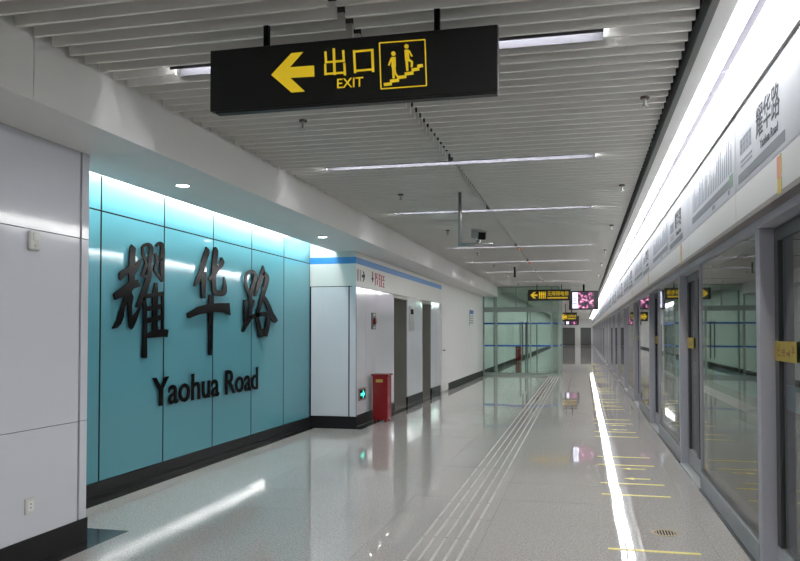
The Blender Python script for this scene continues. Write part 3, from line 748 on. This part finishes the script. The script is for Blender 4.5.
# trackside behind the screen
tw = struct_root('wall_track')
MB().box(5.1, 5.3, Y0, Y1, -1.4, 4.2).build('lining', 'tunnel', tw)
MB().box(5.04, 5.1, Y0, Y1, -0.45, 0.18).build('blue_wall_band', 'tunnel_blue', tw)  # plain blue band for the blue strip in the door glass
structure(MB().box(1.4, 5.3, Y0, Y1, -1.5, -1.4).build('trackbed', 'tunnel'))
structure(MB().box(1.3, 5.3, Y0, Y1, 4.1, 4.2).build('trackside_roof', 'tunnel'))
structure(MB().box(1.22, 1.34, Y0, Y1, 3.0, 4.2).build('wall_over_screen', 'tunnel'))
structure(MB().box(1.2, 5.3, Y0 - 0.1, Y0, -1.5, 4.2).build('wall_track_end', 'tunnel'))

# ------------------------------------------------------------------ end walls
structure(MB().box(-4.6, 1.4, Y0 - 0.2, Y0, 0, Z_TOP).build('wall_back', 'white_wall'))
we = struct_root('wall_far')
MB().box(XW, 1.4, Y1, Y1 + 0.2, 0, Z_TOP).build('face', 'white_wall', we)
for k, (a, b) in enumerate(((-2.39, -0.92), (-0.29, 0.89))):
    d = structure(MB().box(a, b, Y1 - 0.03, Y1, 0.02, 2.12).build('door_%d' % (4 + k), 'psd_dark'))
    MB().box(a + 0.08, b - 0.08, Y1 - 0.04, Y1 - 0.03, 0.2, 2.02).build('pane', 'frame_dark', d)

# ------------------------------------------------------------------ hanging exit sign
YS = 3.8
sp = lambda px, py: on_y(px, py, YS - 0.001)
es = thing('hanging_exit_sign', (-1.22, YS, 2.73), 'black hanging sign with yellow arrow, EXIT lettering and stairs pictogram', 'hanging sign')
a0, a1, b0, b1 = on_y(209, 50, YS), on_y(498, 25, YS), on_y(211, 111.5, YS), on_y(498, 95.5, YS)
xl, xr = (a0.x + b0.x) / 2, (a1.x + b1.x) / 2; zt, zb = (a0.z + a1.z) / 2, (b0.z + b1.z) / 2
MB().box(xl, xr, YS, YS + 0.05, zb + 0.012, zt).build('box', 'sign_black', es, 0.004)
MB().box(xl + 0.03, xr - 0.005, YS + 0.008, YS + 0.055, zb, zb + 0.012).build('bottom_lip', 'sign_black', es)
for px in (266.5, 437):
    x = on_y(px, 30, YS + 0.02).x
    MB().box(x - 0.014, x + 0.014, YS + 0.012, YS + 0.038, zt, Z_SLAT + 0.15).build('hanger', 'black', es)
SO = (0, -0.002, 0); O3 = (260, 30); S3 = 4.444
def sign_poly(name, pts): return MB().prism([sp(O3[0] + x / S3, O3[1] + y / S3) for x, y in pts], SO).build(name, 'sign_yellow', es)
def sign_strokes(name, sts):
    m = MB()
    for s_ in sts: stroke(m, s_, sp, SO, O3, S3, False)
    return m.build(name, 'sign_yellow', es)
sign_poly('arrow', [(50,200),(140,103),(192,98),(133,166),(240,158),(242,207),(135,213),(200,273),(140,278)])
sign_strokes('character', [[(328,82,11),(332,200,11)], [(291,96,10),(294,146,10)], [(290,144,9),(377,137,9)], [(370,90,10),(373,142,10)], [(290,150,10),(291,201,10)], [(288,196,9),(380,189,9)], [(375,146,10),(378,202,10)]])
sign_strokes('character', [[(418,90,10),(423,192,10)], [(415,97,9),(504,88,9)], [(499,85,11),(503,187,11)], [(420,182,9),(506,175,9)]])
e0 = sp(O3[0] + 343 / S3, O3[1] + 259 / S3); e1 = sp(O3[0] + 459 / S3, O3[1] + 251 / S3); e2 = sp(O3[0] + 343 / S3, O3[1] + 217 / S3)
text('EXIT', 'exit_lettering', 'sign_yellow', es, (e0.x, YS - 0.001, (e0.z + e1.z) / 2), (1, 0, 0), (0, 0, 1), height=e2.z - e0.z, width=e1.x - e0.x, depth=0.002, bold=0.006)
fr = [(531,58),(733,43),(740,247),(538,262)]
sign_strokes('pictogram_frame', [[(*fr[i], 5), (*fr[(i + 1) % 4], 5)] for i in range(4)])
sign_strokes('stairs', [[(550,243,14),(586,239,14)], [(578,228,14),(618,223,14)], [(610,212,14),(650,207,14)], [(643,196,14),(682,191,14)], [(674,178,14),(708,173,14)], [(700,162,14),(724,158,14)],
                        [(582,246,8),(582,222,8)], [(614,230,8),(614,205,8)], [(647,214,8),(647,190,8)], [(678,198,8),(678,172,8)], [(704,180,8),(704,156,8)]])
def person(name, hx, hy, legs, arms, body):
    m = MB(); n = 14
    m.prism([sp(O3[0] + (hx + 10 * math.cos(t)) / S3, O3[1] + (hy + 10 * math.sin(t)) / S3) for t in [2 * math.pi * i / n for i in range(n)]], SO)
    for s_ in [body] + legs + arms: stroke(m, s_, sp, SO, O3, S3, False)
    m.build(name, 'sign_yellow', es)
person('figure', 593, 105, [[(592,160,11),(594,215,10)], [(596,160,11),(600,190,10),(612,208,8)]], [[(585,125,8),(572,158,7)]], [(594,120,18),(594,165,20)])
person('figure', 651, 73, [[(652,130,12),(655,182,10)], [(660,132,12),(676,142,10),(674,165,9)]], [[(662,92,8),(676,118,7)]], [(651,88,18),(655,135,20)])

# ------------------------------------------------------------------ distant hanging signs and screens
def lift_sign(YS2, x0, x1, z0, z1, label):
    t = thing('hanging_lift_sign', ((x0 + x1) / 2, YS2, z0), label, 'hanging sign')
    MB().box(x0, x1, YS2, YS2 + 0.14, z0, z1).build('box', 'sign_black', t, 0.004)
    for x in (x0 + 0.3, x1 - 0.3): MB().box(x - 0.014, x + 0.014, YS2 + 0.055, YS2 + 0.085, z1, Z_SLAT + 0.15).build('hanger', 'black', t)
    y = YS2 - 0.002; h = z1 - z0; zc = (z0 + z1) / 2; W = x1 - x0
    ax = x0 + 0.06 * W
    MB().prism([(ax + a * 0.19, y, zc + b * h * 0.3) for a, b in ((0, 0), (.55, 1), (1, 1), (.62, .28), (1.25, .28), (1.25, -.28), (.62, -.28), (1, -1), (.55, -1))], (0, 0.002, 0)).build('arrow', 'sign_yellow', t)
    gx = x0 + 0.26 * W; m = MB()
    for k in range(4): m.box(gx + 0.045 * W * k, gx + (0.045 * k + 0.025) * W, y, y + 0.002, zc - 0.12, zc + 0.12)
    m.box(gx, gx + 0.16 * W, y, y + 0.002, zc + 0.02, zc + 0.05); m.build('pictogram', 'sign_yellow', t)
    text('无障碍电梯', 'lettering', 'sign_yellow', t, (x0 + 0.46 * W, y, zc - 0.03), (1, 0, 0), (0, 0, 1), height=0.16, width=0.49 * W, depth=0.002)
    m = MB()
    for k in range(16): m.box(x0 + (0.46 + 0.03 * k) * W, x0 + (0.482 + 0.03 * k) * W, y, y + 0.002, zc - 0.12, zc - 0.07)
    m.build('small_lettering', 'sign_yellow', t)['kind'] = 'stuff'
lift_sign(26.5, -1.82, -0.40, 2.60, 2.97, 'black hanging sign with yellow arrow and lift lettering before the glass enclosure')
q0, q1 = on_y(560, 312.5, 44), on_y(577, 321.5, 44)
lift_sign(44.0, q0.x, q1.x, q1.z, q0.z, 'black hanging sign with yellow arrow far down the platform')
def screen(YS2, x0, x1, z0, z1, label):
    t = thing('hanging_screen', ((x0 + x1) / 2, YS2, z0), label, 'screen')
    MB().box(x0, x1, YS2, YS2 + 0.18, z0, z1).build('case', 'sign_black', t, 0.008)
    bz = 0.05; W = x1 - x0
    MB().box(x0 + 0.30 * W, x0 + 0.84 * W, YS2 - 0.003, YS2, z0 + bz, z1 - bz).build('picture', 'tv_image', t)
    MB().box(x0 + 0.12 * W, x0 + 0.30 * W, YS2 - 0.003, YS2, z0 + bz, z1 - bz).build('text_column', 'tv_column', t)
    m = MB()
    for k in range(3): m.box(x0 + 0.14 * W, x0 + 0.27 * W, YS2 - 0.005, YS2 - 0.003, z0 + 0.2 + 0.09 * k, z0 + 0.23 + 0.09 * k)
    m.build('caption_lines', 'print_grey', t)
    xc = (x0 + x1) / 2
    MB().box(xc - 0.03, xc + 0.03, YS2 + 0.07, YS2 + 0.11, z1, Z_SLAT + 0.15).build('hanger', 'black', t)
screen(26.8, -0.46, 0.52, 2.29, 2.93, 'black hanging screen showing a pink picture beside the lift sign')
q0, q1 = on_y(564.5, 316, 46), on_y(579, 325, 46)
screen(46.0, q0.x, q1.x, q1.z, q0.z, 'small hanging screen with a pink picture far down the platform')

# ------------------------------------------------------------------ surveillance camera on a drop pole
cc = thing('surveillance_camera', (-1.41, 9.0, 3.15), 'grey surveillance camera on an L-shaped drop pole below the slats', 'camera')
MB().cyl((-1.41, 9.0, 2.545), (-1.41, 9.0, 3.25), 0.02, 12).build('drop_pole', 'steel', cc, smooth=True)
MB().cyl((-1.43, 9.0, 2.545), (-1.02, 9.0, 2.545), 0.02, 12).build('arm', 'steel', cc, smooth=True)
def oriented(name, m_, parent, c, ax, ww, hh_, ll_, bev=0.004):
    a = Vector(ax).normalized(); s_ = a.cross(Vector((0, 0, 1))).normalized(); u = s_.cross(a); c = Vector(c)
    mb = MB(); mb.box(-ww / 2, ww / 2, -ll_ / 2, ll_ / 2, -hh_ / 2, hh_ / 2)
    mb.v = [tuple(c + s_ * x + a * y + u * z) for x, y, z in mb.v]
    return mb.build(name, m_, parent, bev)
AX = Vector((0.42, -0.85, -0.22)).normalized(); CC = Vector((-1.19, 9.0, 2.655))
oriented('housing', 'cctv', cc, CC, AX, 0.105, 0.10, 0.26, 0.012)
oriented('sun_hood', 'cctv', cc, CC + Vector((0, 0, 0.055)) + AX * 0.02, AX, 0.115, 0.008, 0.30)
oriented('front_glass', 'black', cc, CC + AX * 0.131, AX, 0.09, 0.085, 0.006)
MB().cyl((-1.19, 9.0, 2.56), (-1.19, 9.0, 2.61), 0.025, 12).build('bracket', 'steel', cc)
t = thing('ceiling_drop_rod', (-1.65, 19.35, 2.95), 'short black rod hanging below the slat ceiling', 'rod')
MB().cyl((-1.65, 19.35, 2.92), (-1.65, 19.35, 3.25), 0.022, 10).build('rod', 'black', t)
MB().cyl((-1.65, 19.35, 2.90), (-1.65, 19.35, 2.92), 0.035, 10).build('end_cap', 'black', t)
